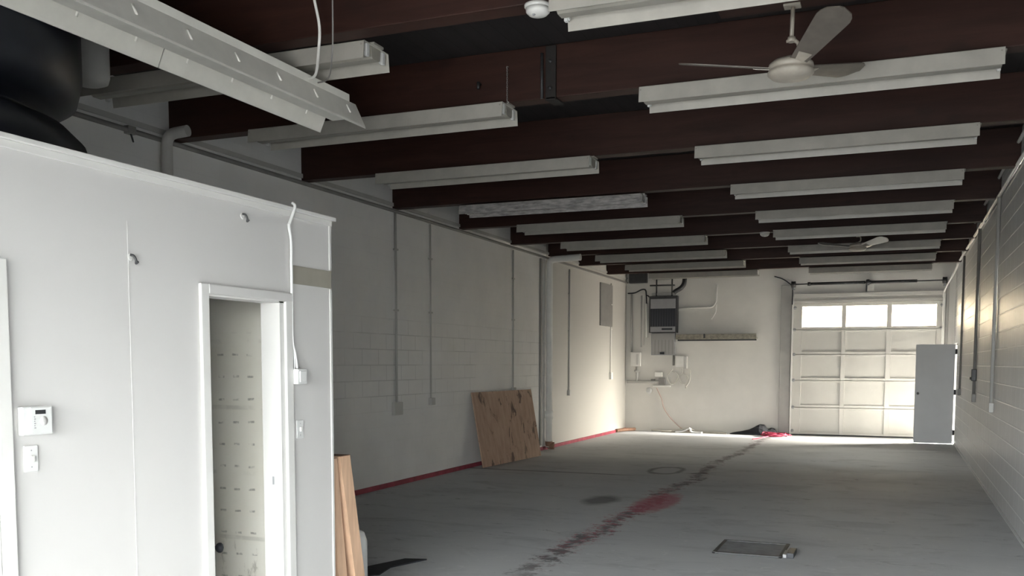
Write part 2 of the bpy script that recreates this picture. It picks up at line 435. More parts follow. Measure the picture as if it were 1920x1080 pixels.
# office doorway
d1 = structure('door_1', boxes([((PX - PT, OD0 - .004, 0), (PX + .003, OD0 + .012, ODZ)), ((PX - PT, OD1 - .05, 0), (PX + .003, OD1 + .004, ODZ)), ((PX - PT, OD0, ODZ - .012), (PX + .003, OD1, ODZ + .003))]),
               'trim', 'narrow white office doorway with its door pushed inside', 'door')
bm = new()
bx(bm, (PX, OD0 - .055, 0), (PX + .018, OD0 + .002, ODZ + .045), 0, .005)
bx(bm, (PX, OD1 - .012, 0), (PX + .018, OD1 + .05, ODZ + .005), 0, .005)
sub('side_casing', bm, 'trim', d1)
bm = new(); bx(bm, (PX, OD0 - .0, ODZ - .004), (PX + .02, OD1 + .05, ODZ + .045), 0, .006); sub('head_casing', bm, 'partition', d1)
# leaf hinged at the left jamb, pushed in along the line of sight
hx, hy = PX - PT - .035, OD0 - .045
dirv = Vector((-.475, .88, 0)).normalized(); nrm = Vector((dirv.y, -dirv.x, 0))
bm = new(); fs = bx(bm, (0, -.018, .01), (.60, .018, ODZ - .02), 0, .003)
MT = Matrix(((dirv.x, -nrm.x, 0, hx), (dirv.y, -nrm.y, 0, hy), (0, 0, 1, 0), (0, 0, 0, 1)))
bmesh.ops.transform(bm, matrix=MT, verts=bm.verts); leaf = sub('door_leaf', bm, 'trim', d1)
kc = Vector((hx, hy, .635)) + dirv * .53
bm = new(); tube(bm, [kc + nrm * .016, kc + nrm * .024, kc + nrm * .026], [.027, .027, .02], 20); tube(bm, [kc + nrm * .02, kc + nrm * .075], .010, 14)
tube(bm, [kc + nrm * q for q in (.062, .068, .08, .092, .10, .104)], [.012, .022, .028, .027, .02, .006], 20)
kn = sub('door_knob', bm, 'black', d1)
bm = new(); bx(bm, (PX - .062, OD1 - .052, .985), (PX - .050, OD1 - .048, 1.03)); sub('strike_plate', bm, 'steel', d1)
# door casing at the left edge of the picture
d2 = structure('door_2', boxes([((PX, 1.70, .02), (PX + .012, 2.52, 2.0))]), 'trim', 'white door at the left edge of the photo, only its casing showing', 'door')
bm = new(); bx(bm, (PX, 2.525, 0), (PX + .022, 2.585, 2.035), 0, .004); bx(bm, (PX, 1.64, 0), (PX + .022, 1.70, 2.035), 0, .004); bx(bm, (PX, 1.70, 1.985), (PX + .021, 2.525, 2.035), 0, .004)
sub('door_casing', bm, 'trim', d2)

# things on the partition
t = thing('alarm_keypad', 'white wall keypad with small dark display, above the light switch by the door casing', 'keypad', (PX, 2.69, 1.37))
bm = new(); bx(bm, (PX, 2.622, 1.372), (PX + .028, 2.762, 1.482), 0, .005); part('case', bm, 'white_plastic', t)
bm = new(); bx(bm, (PX + .027, 2.655, 1.378), (PX + .034, 2.752, 1.478), 0, .002); part('front_cover', bm, 'white_plastic', t)
bm = new(); bx(bm, (PX + .033, 2.675, 1.452), (PX + .0355, 2.722, 1.468)); part('display', bm, 'lcd', t)
bm = new()
for q in range(6): bx(bm, (PX + .033, 2.668, 1.440 - q * .0085), (PX + .0348, 2.673 + .003 * (q % 2), 1.4445 - q * .0085))
part('button_marks', bm, 'panel_grey', t)
bm = new(); lathe(bm, [(.018, 0), (.018, .002), (.004, .003)], (PX + .0335, 2.713, 1.425), 20, axis='x'); part('dial', bm, 'partition', t)
def switch(y, z, label):
    t = thing('light_switch', label, 'light switch', (PX, y, z - .05))
    bm = new(); bx(bm, (PX, y - .031, z - .051), (PX + .009, y + .031, z + .051), 0, .003); part('cover_plate', bm, 'white_plastic', t)
    bm = new(); bx(bm, (PX + .008, y - .008, z - .012), (PX + .020, y + .008, z + .012), 0, .002); part('toggle', bm, 'trim', t)
    for dz in (-.032, .032):
        bm = new(); lathe(bm, [(.003, 0), (.003, .0015)], (PX + .0085, y, z + dz), 8, axis='x'); part('screw', bm, 'panel_grey', t)
switch(2.672, 1.28, 'white toggle light switch under the wall keypad')
switch(4.452, 1.28, 'white light switch on the narrow wall right of the office doorway, below the cord box')
def hook(y, z, label):
    t = thing('wall_hook', label, 'hook', (PX, y, z - .02), 'dark hooks high on the partition')
    bm = new(); lathe(bm, [(.016, 0), (.016, .002), (.010, .003)], (PX, y, z + .006), 18, axis='x'); part('backing_patch', bm, 'trim', t)
    bm = new(); tube(bm, spline([(PX + .003, y, z + .016), (PX + .018, y + .002, z + .012), (PX + .026, y + .006, z - .006), (PX + .02, y + .012, z - .02), (PX + .03, y + .014, z - .012)], 5), .0055, 8); part('hook', bm, 'dark_metal', t)
hook(3.222, 2.10, 'small dark hook on the panel seam of the partition')
hook(3.99, 2.385, 'small dark hook above the office doorway, near the cap moulding')
t = thing('power_cord', 'white cord running down beside the office doorway into a white box', 'cord', (PX, 4.40, 1.53))
bm = new(); tube(bm, spline([(PX + .012, 4.405, 2.52), (PX + .03, 4.402, 2.495), (PX + .014, 4.375, 2.41), (PX + .012, 4.37, 2.39), (PX + .012, 4.387, 2.31), (PX + .012, 4.386, 2.2), (PX + .012, 4.385, 2.0), (PX + .012, 4.385, 1.78), (PX + .014, 4.405, 1.70), (PX + .016, 4.42, 1.62)], 8), .0085, 10); part('cord', bm, 'white_plastic', t)
bm = new(); tube(bm, spline([(PX + .01, 4.39, 1.76), (PX + .012, 4.40, 1.66), (PX + .012, 4.40, 1.61)], 6), .005, 8); part('loose_wire', bm, 'white_plastic', t)
bm = new(); bx(bm, (PX, 4.385, 1.533), (PX + .045, 4.475, 1.618), 0, .006); bx(bm, (PX + .044, 4.40, 1.545), (PX + .052, 4.46, 1.606), 0, .003); part('junction_box', bm, 'white_plastic', t)

# boards leaning on the far end of the partition
def board(y0, x1, ztop, lean, label, dy):
    t = thing('timber_board', label, 'board', (x1 - .05, y0 + lean, 0), 'boards leaning on the end of the partition')
    bm = new()
    prof = [(y0 + lean, 0), (y0 + lean + dy, 0), (y0 + dy, ztop), (y0, ztop)]
    extrude_profile(bm, prof, x1 - .60, x1); part('face', bm, 'wood', t)
    bm = new(); extrude_profile(bm, [(y0 - .001, ztop), (y0 + dy + .001, ztop), (y0 + dy + .001, ztop + .004), (y0 - .001, ztop + .004)], x1 - .60, x1 + .001); part('dark_top_edge', bm, 'edge', t)
board(4.80, PX - .035, 1.075, .145, 'narrow timber board tight against the end of the partition, mostly hidden', .088)
board(4.925, PX - .035, 1.080, .22, 'wide tan timber board leaning outermost at the end of the partition', .112)
bm = new(); lathe(bm, [(.0, 0), (.085, .0), (.09, .02), (.09, .44), (.07, .50), (.035, .52), (.0, .525)], (PX - .30, 5.50, 0), 32)
single('white_jug', bm, 'white_plastic', 'white rounded plastic container behind the leaning boards', 'container')
bm = new(); pts = [(-3.98, 6.42), (-3.80, 6.95), (-3.62, 7.0), (-3.75, 6.62), (-3.70, 6.35), (-3.9, 6.1)]
extrude_profile(bm, pts, .001, .012, 'z'); single('dark_floor_patch', bm, 'black_matte', 'flat thin black patch on the floor beyond the leaning boards', 'mat')  # thin black polygon lying flat on the slab

# black tank on the office roof, grey vent stub beside it
bm = new(); lathe(bm, [(.0, 0), (.955, 0), (.965, .04), (.965, .22), (.93, .34), (.84, .43), (.70, .485), (.70, .50), (.80, .52), (.89, .58), (.92, .70), (.92, 1.0), (.88, 1.1), (.6, 1.17), (0, 1.19)], (-4.85, 3.40, PTOP + .001), 64)
single('black_tank', bm, 'black', 'big black drum-shaped tank on top of the white office box', 'tank')
bm = new(); lathe(bm, [(.0, 0), (.08, .004), (.118, .02), (.130, .06), (.130, .56)], (-5.12, 5.0, 3.515), 32)
single('vent_stub', bm, 'grey_pipe', 'short grey round vent pipe hanging from the ceiling beside the black tank', 'vent pipe')

# ------------------------------------------------------------------ fluorescent fixtures
FL = 2.44
def fixture_parts(root, mset=('fixture', 'fixture_in')):
    """lips at local z=0; runs along local x from 0 to FL"""
    t_ = .004
    bm = new()
    o_ = [(-.17, 0), (-.168, .014), (-.156, .110), (-.152, .114), (.152, .114), (.156, .110), (.168, .014), (.17, 0)]
    i_ = [(.165, 0), (.163, .014), (.151, .108), (-.151, .108), (-.163, .014), (-.165, 0)]
    extrude_profile(bm, o_ + i_, .018, FL - .03)
    obj('reflector', bm, mset[0], root, world=False)
    bm = new(); bx(bm, (0, -.062, .113), (FL - .012, .062, .128), 0, .003)
    extrude_profile(bm, [(-.058, .109), (-.052, .040), (-.035, .030), (.035, .030), (.052, .040), (.058, .109)], .024, FL - .036)
    for sx in (.03, FL - .05): lathe(bm, [(.006, 0), (.006, -.002)], (sx, -.158, .09), 8, axis='y')
    obj('housing', bm, mset[1], root, world=False)
    for sx in (.02, FL - .055):
        for sy in (-.098, .098):
            bm = new(); bx(bm, (sx, sy - .016, .03), (sx + .022, sy + .016, .107), 0, .004); lathe(bm, [(.014, 0), (.014, .008), (.004, .009)], (sx + (.022 if sx < 1 else -.009), sy, .05), 12, axis='x')
            obj('lamp_holder', bm, 'white_plastic', root, world=False)
def copy_thing(src, loc, label, group):
    r = src.copy(); COL.objects.link(r); r.location = loc; r['label'] = label; r['group'] = group
    for ch in [c for c in D.objects if c.parent == src]:
        c = ch.copy(); COL.objects.link(c); c.parent = r
    return r
ZL = 3.556
GR, GL = 'strip lights of the right-hand row', 'strip lights of the left-hand row'
RX, LX = -1.84, -5.29
right = [(5.16, 'white strip light cut off by the top of the photo, beside the near smoke detector'),
         (7.09, 'long white strip light right behind the near ceiling fan'),
         (9.14, 'white strip light next beyond the one behind the near fan, right-hand row'),
         (11.18, 'white strip light fourth from the camera in the right-hand row'),
         (13.20, 'white strip light fifth from the camera in the right-hand row'),
         (15.12, 'white strip light in the right-hand row level with the far smoke detector'),
         (17.20, 'grey-looking strip light right behind the far ceiling fan'),
         (19.20, 'white strip light next beyond the far ceiling fan, second from the garage door'),
         (21.25, 'white strip light nearest the garage door, in front of its spring shaft')]
left = [(5.52, 'white strip light half hidden by the big angled fixture, nearest of the left-hand row', -5.61),
        (7.07, 'white strip light with a chain at its right end, left-hand row', LX - .02),
        (9.15, 'clean white strip light third from the camera in the left-hand row', LX + .03),
        (11.34, 'dusty smudged strip light fourth from the camera in the left-hand row', LX - .02),
        (13.18, 'white strip light fifth from the camera in the left-hand row', LX + .04),
        (15.30, 'white strip light sixth from the camera in the left-hand row', LX - .02),
        (17.38, 'white strip light third from the back wall in the left-hand row', LX - .06),
        (19.25, 'white strip light second from the back wall in the left-hand row', LX),
        (21.25, 'white strip light nearest the back wall, just above the electrical panel', LX)]
proto = thing('strip_light', right[0][1], 'strip light', (RX, right[0][0], ZL), GR); fixture_parts(proto)
for y, lab in right[1:]: copy_thing(proto, (RX, y, ZL), lab, GR)
dusty = None
for k, (y, lab, x) in enumerate(left):
    if k == 3:
        dusty = thing('strip_light', lab, 'strip light', (x, y, ZL), GL); fixture_parts(dusty, ('fixture_dusty', 'fixture_dusty'))
    else: copy_thing(proto, (x, y, ZL + (.024 if k == 0 else 0)), lab, GL)
# hanging chain at the second left fixture
bm = new()
cx, cy = LX - .02 + FL - .02, 7.0
for q in range(16):
    z = 3.69 + q * .0155; ring = []
    for a in range(10):
        an = 2 * PI * a / 10; u, v = .005 * math.cos(an), .0105 * math.sin(an)
        ring.append((cx + (u if q % 2 else 0), cy - .012 + (0 if q % 2 else u), z + v))
    tube(bm, ring, .0014, 6, True)
tube(bm, spline([(cx, cy - .012, 3.66), (cx + .012, cy - .012, 3.672), (cx, cy - .012, 3.692)], 5), .003, 6)
tube(bm, spline([(cx, cy - .012, 3.93), (cx - .004, cy - .01, 3.95), (cx, cy + .016, 3.955)], 5), .004, 6)
single('hanging_chain', bm, 'dark_pipe', 'thin chain hooked on the red-brown beam at the end of a left-hand strip light', 'chain')

# the big fixture that runs lengthwise, near the camera
t = thing('long_strip_light', 'big white slotted strip light running lengthwise over the office, nearest of all', 'strip light', (-3.74, 5.97, 3.31))
CX, Z0, ye = -3.74, 3.31, 5.97
def wing(sgn, y0, y1, slots):
    bm = new()
    prof = [(CX + sgn * .185, Z0), (CX + sgn * .182, Z0 + .014), (CX + sgn * .104, Z0 + .175), (CX + sgn * .099, Z0 + .173), (CX + sgn * .174, Z0 + .014), (CX + sgn * .179, Z0)]
    extrude_profile(bm, prof, y0, y1, 'y')
    for y in slots:
        for off in (.006, -.006):                       # white bars stand in for light through the slots, on both faces
            a = Vector((CX + sgn * (.148 + off * .5), y, Z0 + .078 + off * .3)); b = Vector((CX + sgn * (.122 + off * .5), y, Z0 + .132 + off * .3))
            tube(bm, [a, b], .0075, 6, mi=1)
    return bm
sl = [5.72 - .40 * k for k in range(9)]
part('reflector', wing(-1, 4.335, ye - .02, [y for y in sl if y > 4.4]), ['fixture_big', 'slot'], t)
part('reflector', wing(-1, 2.60, 4.325, [y for y in sl if y < 4.3]), ['fixture_big', 'slot'], t)
part('reflector', wing(1, 2.60, ye, [y + .1 for y in sl]), ['fixture_big', 'slot'], t)
bm = new(); bx(bm, (CX - .105, 2.60, Z0 + .172), (CX + .105, ye - .08, Z0 + .225), 0, .004); bx(bm, (CX - .05, 2.60, Z0 + .06), (CX + .05, ye - .06, Z0 + .172), 0, .004); part('housing', bm, 'fixture_big', t)
bm = new(); tube(bm, spline([(CX + .10, 5.40, Z0 + .20), (-3.52, 5.30, 3.50), (-3.35, 5.08, 3.57), (-3.325, 5.05, 3.70), (-3.36, 5.04, 3.90), (-3.37, 5.04, ZC)], 6), .009, 8); part('hanger_wire', bm, 'light_pipe', t)
bm = new(); tube(bm, spline([(CX + .10, 5.50, Z0 + .20), (-3.45, 5.34, 3.48), (-3.26, 5.09, 3.55), (-3.235, 5.06, 3.70), (-3.235, 5.06, ZC)], 6), .005, 8); part('hanger_wire', bm, 'dark_pipe', t)
bm = new(); tube(bm, [(CX + .06, 3.1, Z0 + .25), (CX + .06, 3.1, ZC)], .006, 8); part('hanger_wire', bm, 'grey_pipe', t)

# joint strap and pin on the red-brown beam
t = thing('beam_strap', 'dark metal strap over the joint of the red-brown ceiling beam', 'strap', (-2.53, 7.01, 3.66))
bm = new(); bx(bm, (-2.575, 6.99, 3.66), (-2.49, 7.016, 4.07), 0, .008); bx(bm, (-2.575, 6.99, 3.668), (-2.49, 7.19, 3.685), 0, .004); part('strap_plate', bm, 'strap', t)
bm = new(); tube(bm, [(-2.605, 6.998, 3.68), (-2.605, 6.998, 4.02)], .012, 8); part('side_rod', bm, 'dark_metal', t)
for z in (3.75, 3.95):
    bm = new(); lathe(bm, [(.014, 0), (.014, -.01), (.006, -.012)], (-2.535, 6.99, z), 10, axis='y'); part('bolt_head', bm, 'dark_metal', t)
bm = new(); tube(bm, [(-3.13, 7.02, 3.845), (-3.13, 6.97, 3.85)], .010, 8); tube(bm, [(-3.13, 6.972, 3.852), (-3.128, 6.968, 3.80)], .012, 8)
single('beam_hook', bm, 'dark_metal', 'small dark hook on the red-brown beam left of the chain', 'hook')

# ------------------------------------------------------------------ smoke detectors
def smoke(x, y, label):
    t = thing('smoke_detector', label, 'smoke detector', (x, y, BZ), 'smoke detectors under the beams')
    bm = new(); lathe(bm, [(.078, 0), (.078, -.012), (.072, -.02)], (x, y, BZ), 36); part('mounting_ring', bm, 'trim', t)
    bm = new(); lathe(bm, [(.070, -.02), (.068, -.04), (.052, -.056), (.030, -.064), (.0, -.066)], (x, y, BZ), 36); part('dome', bm, 'trim', t)
    bm = new(); lathe(bm, [(.012, -.060), (.012, -.069), (.004, -.071)], (x - .012, y - .03, BZ + .006), 16); part('sensor', bm, 'panel_grey', t)
smoke(-1.965, 5.21, 'white round smoke detector at the top of the photo, under the nearest beam')
smoke(-1.99, 15.30, 'tiny white smoke detector far down the ceiling between the two rows')

# ------------------------------------------------------------------ ceiling fans
def fan(hub, ztop, Rr, angs, rise, label, pitch=13, blade_mat='fan_blade'):
    hx, hy, hz = hub
    t = thing('ceiling_fan', label, 'ceiling fan', (hx, hy, hz))
    bm = new(); bx(bm, (hx - .05, hy - .04, ztop - .014), (hx + .05, hy + .04, ztop), 0, .004); part('mounting_plate', bm, 'fan', t)
    bm = new(); tube(bm, [(hx + .004, hy, ztop - .015), (hx, hy, hz + .17)], .0125, 14); lathe(bm, [(.022, 0), (.026, .01), (.022, .03)], (hx, hy, hz + .16), 16); part('downrod', bm, 'fan', t)
    bm = new(); tube(bm, spline([(hx - .012, hy, hz + .175), (hx + .035, hy, hz + .155), (hx + .04, hy, hz + .10), (hx + .008, hy, hz + .075), (hx - .03, hy, hz + .07)], 6), .011, 10)
    tube(bm, [(hx - .03, hy, hz + .168), (hx + .03, hy, hz + .168)], .009, 8); part('hanger_hook', bm, 'fan', t)
    bm = new(); lathe(bm, [(.0, -.062), (.07, -.060), (.115, -.048), (.136, -.028), (.136, -.012), (.127, -.006), (.127, .006), (.134, .012), (.130, .030), (.105, .050), (.05, .060), (.035, .075), (0, .08)], hub, 40); part('motor_housing', bm, 'fan', t)
    for a in angs:
        ca, sa = math.cos(R(a)), math.sin(R(a)); p = R(pitch); el = math.atan2(rise, Rr)
        d = Vector((ca * math.cos(el), sa * math.cos(el), math.sin(el))); tv = Vector((-sa, ca, 0)); up = d.cross(tv)
        wv = tv * math.cos(p) - up * math.sin(p); nv = d.cross(wv)
        bm = new(); rows = []
        L = Rr - .12; N = 16
        for i in range(N + 1):
            s = i / N; r_ = .12 + L * s
            hw = .052 + .045 * min(1, s * 1.25)
            if s > .80: hw *= math.sqrt(max(0.02, 1 - ((s - .80) / .20) ** 2))
            c = Vector(hub) + d * r_
            rows.append([bm.verts.new(c + wv * hw * q + nv * e) for q, e in ((-1, -.003), (-.35, -.006), (.35, -.006), (1, -.003), (1, .003), (.35, .003), (-.35, .003), (-1, .003))])
        for A, B in zip(rows, rows[1:]):
            for k in range(8): bm.faces.new((A[k], A[(k + 1) % 8], B[(k + 1) % 8], B[k])).smooth = False
        bm.faces.new(rows[0][::-1]); bm.faces.new(rows[-1])
        b = part('blade', bm, blade_mat, t)
        bm = new(); c0, c1 = Vector(hub) + d * .09, Vector(hub) + d * .22
        q = [c0 - wv * .02 - nv * .008, c0 + wv * .02 - nv * .008, c1 + wv * .04 - nv * .008, c1 - wv * .04 - nv * .008]
        vs = [bm.verts.new(p_) for p_ in q] + [bm.verts.new(p_ - nv * .004) for p_ in q]
        bm.faces.new(vs[3::-1]); bm.faces.new(vs[4:])
        for k in range(4): bm.faces.new((vs[k], vs[(k + 1) % 4], vs[4 + (k + 1) % 4], vs[4 + k]))
        sub('blade_iron', bm, 'fan', b)
fan((-.66, 6.10, 3.43), 3.81, .70, (-62, 58, 178), .12, 'cream three-blade ceiling fan near the camera, one blade pointing up at the viewer')
bm = new(); bx(bm, (-1.10, 6.02, 3.81), (-.30, 6.18, ZC), 0, .005); structure('trim_6', bm, 'beam')
fan((-.66, 16.2, 3.50), ZC, .62, (75, 195, 315), .07, 'small far ceiling fan with two bright blades, in front of a distant strip light', 20, 'fixture_big')

# ------------------------------------------------------------------ left wall fittings
def conduit_l(y, ztop, zbox, r, label, m='grey_pipe', box=(.05, .10)):
    t = thing('wall_conduit', label, 'conduit', (XL + .02, y, zbox), 'conduits down the left wall')
    bm = new(); tube(bm, [(XL + r + .001, y, zbox + .04), (XL + r + .001, y, ztop)], r, 10); part('pipe', bm, m, t)
    bm = new(); bx(bm, (XL, y - box[0], zbox - box[1] / 2), (XL + .055, y + box[0], zbox + box[1] / 2), 0, .005); part('outlet_box', bm, m, t)
    for zz in (ztop - .5, (ztop + zbox) / 2):
        bm = new(); bx(bm, (XL, y - .04, zz), (XL + r * 2 + .008, y + .04, zz + .025), 0, .004); part('pipe_strap', bm, m, t)
conduit_l(11.20, 3.64, 1.04, .017, 'thick grey conduit with a square outlet box, nearest down the left wall', box=(.11, .17))
conduit_l(12.22, 3.62, 1.10, .012, 'thin grey conduit second along the left wall, ending in a small box', box=(.06, .10))
conduit_l(15.37, 3.60, 1.18, .012, 'thin conduit dropping behind the leaning plywood')
conduit_l(18.40, 3.55, 1.05, .016, 'conduit just beyond the white drain pipe on the left wall', box=(.06, .11))
conduit_l(21.42, 3.50, 1.36, .014, 'farthest conduit on the left wall, below the dark patch', m='light_pipe', box=(.07, .16))
bm = new(); tube(bm, [(XL + .03, 4.9, 3.655), (XL + .03, 12.0, 3.65), (XL + .03, YB - .02, 3.62)], .023, 8)
single('wall_conduit', bm, 'dark_pipe', 'long dark conduit running lengthwise along the top of the left wall', 'conduit')
structure('trim_7', boxes([((XL, 4.9, 3.71), (XL + .022, YB, 3.755))]), 'grey_pipe', 'painted ledger strip along the top of the left wall', 'trim')
t = thing('pipe_clamp', 'small dark clamp on the lengthwise conduit above the office', 'clamp', (XL + .02, 6.51, 3.58))
bm = new(); bx(bm, (XL, 6.46, 3.62), (XL + .06, 6.55, 3.69), 0, .008); part('clamp_body', bm, 'dark_pipe', t)
bm = new(); tube(bm, spline([(XL + .04, 6.50, 3.63), (XL + .05, 6.51, 3.58), (XL + .03, 6.54, 3.565)], 5), .008, 8); part('clamp_tail', bm, 'dark_metal', t)
bm = new(); tube(bm, bend([(XL + .075, 6.90, 0), (XL + .075, 6.90, 3.70), (XL + .30, 6.92, 3.72)], .10), .050, 18)
single('drain_pipe', bm, 'grey_pipe', 'grey pipe behind the office that elbows under the red-brown beam', 'pipe')
t = thing('drain_pipe', 'pale full-height drain pipe between the plywood and the red strip', 'pipe', (XL + .08, 17.02, 0))
bm = new(); tube(bm, bend([(XL + .085, 17.02, .05), (XL + .085, 17.02, 3.60), (XL + .70, 17.02, 3.625)], .10), .062, 18); part('pipe', bm, 'light_pipe', t)
bm = new(); tube(bm, [(XL + .085, 17.02, .60), (XL + .085, 17.02, .74)], .078, 18); part('coupling', bm, 'light_pipe', t)
bm = new(); tube(bm, bend([(XL + .085, 17.02, .16), (XL + .085, 17.02, .078), (XL + .18, 17.06, .075)], .05), .070, 16); part('floor_elbow', bm, 'edge', t)
bm = new(); bx(bm, (XL + .001, 16.70, .10), (XL + .03, 16.78, 3.60)); part('side_batten', bm, 'dark_pipe', t); bm = new(); bx(bm, (XL + .001, 17.28, .10), (XL + .03, 17.36, 3.60)); part('side_batten', bm, 'dark_pipe', t)
bm = new(); bx(bm, (XL, 20.55, 2.50), (XL + .03, 21.50, 3.46), 0, .004)  # thin slab in one even tone, darker than the wall
single('wall_patch', bm, 'dark_pipe', 'dark grey rectangular patch high on the left wall near the back corner', 'board')
bm = new(); tube(bm, [(XL + .03, 21.9, .045), (XL + .16, 22.35, .05), (XL + .30, 22.6, .045)], .04, 10)
single('floor_pipe', bm, 'edge', 'short dark pipe lying in the back left corner', 'pipe')

# leaning plywood (corners found on the floor and against the wall)
c0, c1, c2, c3 = Vector((-6.015, 13.57, .004)), Vector((-5.86, 15.77, .004)), Vector((-6.07, 15.79, 1.185)), Vector((-6.225, 13.60, 1.20))
ux = (c1 - c0).normalized(); uy = (c3 - c0); uy = (uy - ux * uy.dot(ux)).normalized(); uz = ux.cross(uy)
bm = new(); bx(bm, (0, 0, -.009), (2.2, 1.2, .009))
o = single('plywood_sheet', bm, 'ply', 'stained brown plywood sheet leaning against the left wall', 'plywood')
o.matrix_world = Matrix((( ux.x, uy.x, uz.x, c0.x), (ux.y, uy.y, uz.y, c0.y), (ux.z, uy.z, uz.z, c0.z + .002), (0, 0, 0, 1)))

# ------------------------------------------------------------------ right wall fittings
def conduit_r(y, ztop, zbox, r, label, m, extra=None):
    t = thing('wall_conduit', label, 'conduit', (XR - .02, y, zbox), 'conduits down the right wall')
    bm = new(); tube(bm, [(XR - r - .004, y, zbox + .04), (XR - r - .004, y, ztop)], r, 10); part('pipe', bm, m, t)
    bm = new(); bx(bm, (XR - .055, y - .04, zbox - .06), (XR, y + .04, zbox + .06), 0, .006); part('outlet_box', bm, m, t)
    if extra:
        bm = new(); bx(bm, (XR - .07, y - .05, extra - .09), (XR, y + .07, extra + .09), 0, .01); lathe(bm, [(.02, 0), (.02, -.02)], (XR - .07, y + .01, extra - .05), 12, axis='x'); part('switch_box', bm, 'dark_metal', t)
conduit_r(13.08, 3.70, 1.11, .023, 'grey conduit nearest the camera on the right wall, ending in a pale box', 'grey_pipe')
conduit_r(16.05, 3.68, 1.13, .024, 'conduit on the right wall with a dark switch box partway down', 'dark_pipe', 1.48)
conduit_r(19.75, 3.66, 1.12, .020, 'thin conduit on the right wall nearest the street door', 'dark_pipe')
bm = new(); tube(bm, [(XR - .03, 4.0, 3.70), (XR - .03, 13.3, 3.69), (XR - .03, 21.6, 3.72)], .020, 8)
tube(bm, bend([(XR - .03, 21.6, 3.72), (XR - .03, 22.3, 3.66), (XR - .24, YB - .03, 3.22), (XR - .235, YB - .03, 1.9)], .12), .020, 8)
single('wall_conduit', bm, 'light_pipe', 'lower of two pale conduits along the right wall top, bending down by garage door', 'conduit')
bm = new(); tube(bm, spline([(XR - .028, 4.0, 3.93), (XR - .028, 9.5, 3.92), (XR - .028, 12.4, 3.93), (XR - .028, 15.4, 3.92), (XR - .028, 21.5, 3.93)], 6), .018, 8)
single('wall_conduit', bm, 'light_pipe', 'upper of the two pale conduits along the top of the right wall', 'conduit')

# street door, opened into the room so its leaf stands square to the wall
d3 = structure('door_3', boxes([((XR + .002, DY0 + .0, 0), (XR + .222, DY0 + .012, DZ)), ((XR + .03, DY0, DZ - .03), (XR + .2, DY1, DZ)), ((XR + .06, DY0, 0), (XR + .2, DY0 + .02, DZ))]), 'jamb_dark', 'grey street door standing open in front of the garage door', 'door')
bm = new(); bx(bm, (.325, 21.385, .012), (1.063, 21.430, 2.05), 0, .003); leaf3 = sub('door_leaf', bm, 'door_grey', d3)
bm = new(); bx(bm, (.33, 21.4295, .02), (1.058, 21.436, 2.045)); sub('bounce_cut_skin', bm, 'jamb_dark', d3)  # dark face added to cut bounce onto the garage door
bm = new(); bx(bm, (XR - .004, DY1 - .025, 0), (XR + .21, DY1 + .002, DZ)); sub('far_jamb', bm, 'bright_jamb', d3)
bm = new(); lathe(bm, [(.026, 0), (.026, -.008), (.010, -.012), (.010, -.035), (.024, -.045), (.026, -.06), (.016, -.07)], (.385, 21.385, 1.04), 20, axis='y'); sub('door_knob', bm, 'dark_metal', d3)
for z in (.24, 1.07, 1.90):
    bm = new(); tube(bm, [(1.078, 21.400, z - .055), (1.078, 21.400, z + .055)], .013, 10); bx(bm, (1.055, 21.395, z - .05), (1.10, 21.402, z + .05)); sub('hinge', bm, 'dark_metal', d3)

# ------------------------------------------------------------------ garage door
d4 = structure('door_4', boxes([((GX0, YB + .03, .0), (GX1, YB + .07, .022))]), 'black_matte', 'cream sectional garage door with three bright window panes', 'garage door')
ST = [(GX0, -2.09), (-1.225, -1.135), (-.275, -.175), (.735, GX1)]
SZ = [(.025, .640), (.650, 1.265), (1.275, 1.860), (1.870, 2.425), (2.435, 3.025)]
for k, (z0, z1) in enumerate(SZ):
    bm = new(); yf = YB + .02
    top = k == 4
    zb = 2.485 if top else z0 + .055; zt = 2.955 if top else z1 - .045
    bx(bm, (GX0, yf + .045, z0 - .03), (GX1, yf + .06, zb)); bx(bm, (GX0, yf + .045, zt), (GX1, yf + .06, z1 + .01))
    if not top: bx(bm, (GX0, yf + .022, z0), (GX1, yf + .06, z1))
    bx(bm, (GX0, yf - .012, z0), (GX1, yf + .045, zb), 0, .006); bx(bm, (GX0, yf - .012, zt), (GX1, yf + .045, z1), 0, .006)
    for a, b in ST: bx(bm, (a, yf - .018, z0), (b, yf + .045, z1), 0, .006)
    sec = sub('window_section' if top else 'door_section', bm, 'garage', d4)
    if top:
        for (a, b), (c, d) in zip(ST, ST[1:]):
            bm = new(); bx(bm, (b - .005, yf + .022, zb - .005), (c + .005, yf + .028, zt + .005)); sub('window_pane', bm, 'glass', sec)
for x in (GX0 - .045, GX1 + .005):
    bm = new(); bx(bm, (x, YB - .075, 0), (x + .04, YB - .07, 3.18)); bx(bm, (x + (.035 if x > 0 else 0), YB - .075, 0), (x + (.04 if x > 0 else .005), YB - .015, 3.18)); bx(bm, (x, YB - .02, 0), (x + .04, YB - .012, 3.18)); sub('door_track', bm, 'light_pipe', d4)
for z in (.10, .645, 1.27, 1.865, 2.43, 2.93):
    for x in (GX0 + .01, GX1 - .01):
        bm = new(); bx(bm, (x - .035, YB - .01, z - .035), (x + .035, YB + .018, z + .035), 0, .004); tube(bm, [(x - .05, YB - .03, z), (x + .05, YB - .03, z)], .014, 8); sub('roller_bracket', bm, 'panel_grey', d4)
zs = 3.455; ys = YB - .16
bm = new(); tube(bm, [(GX0 - .02, ys, zs), (GX1 + .03, ys, zs)], .013, 10); sh = sub('spring_shaft', bm, 'dark_metal', d4)
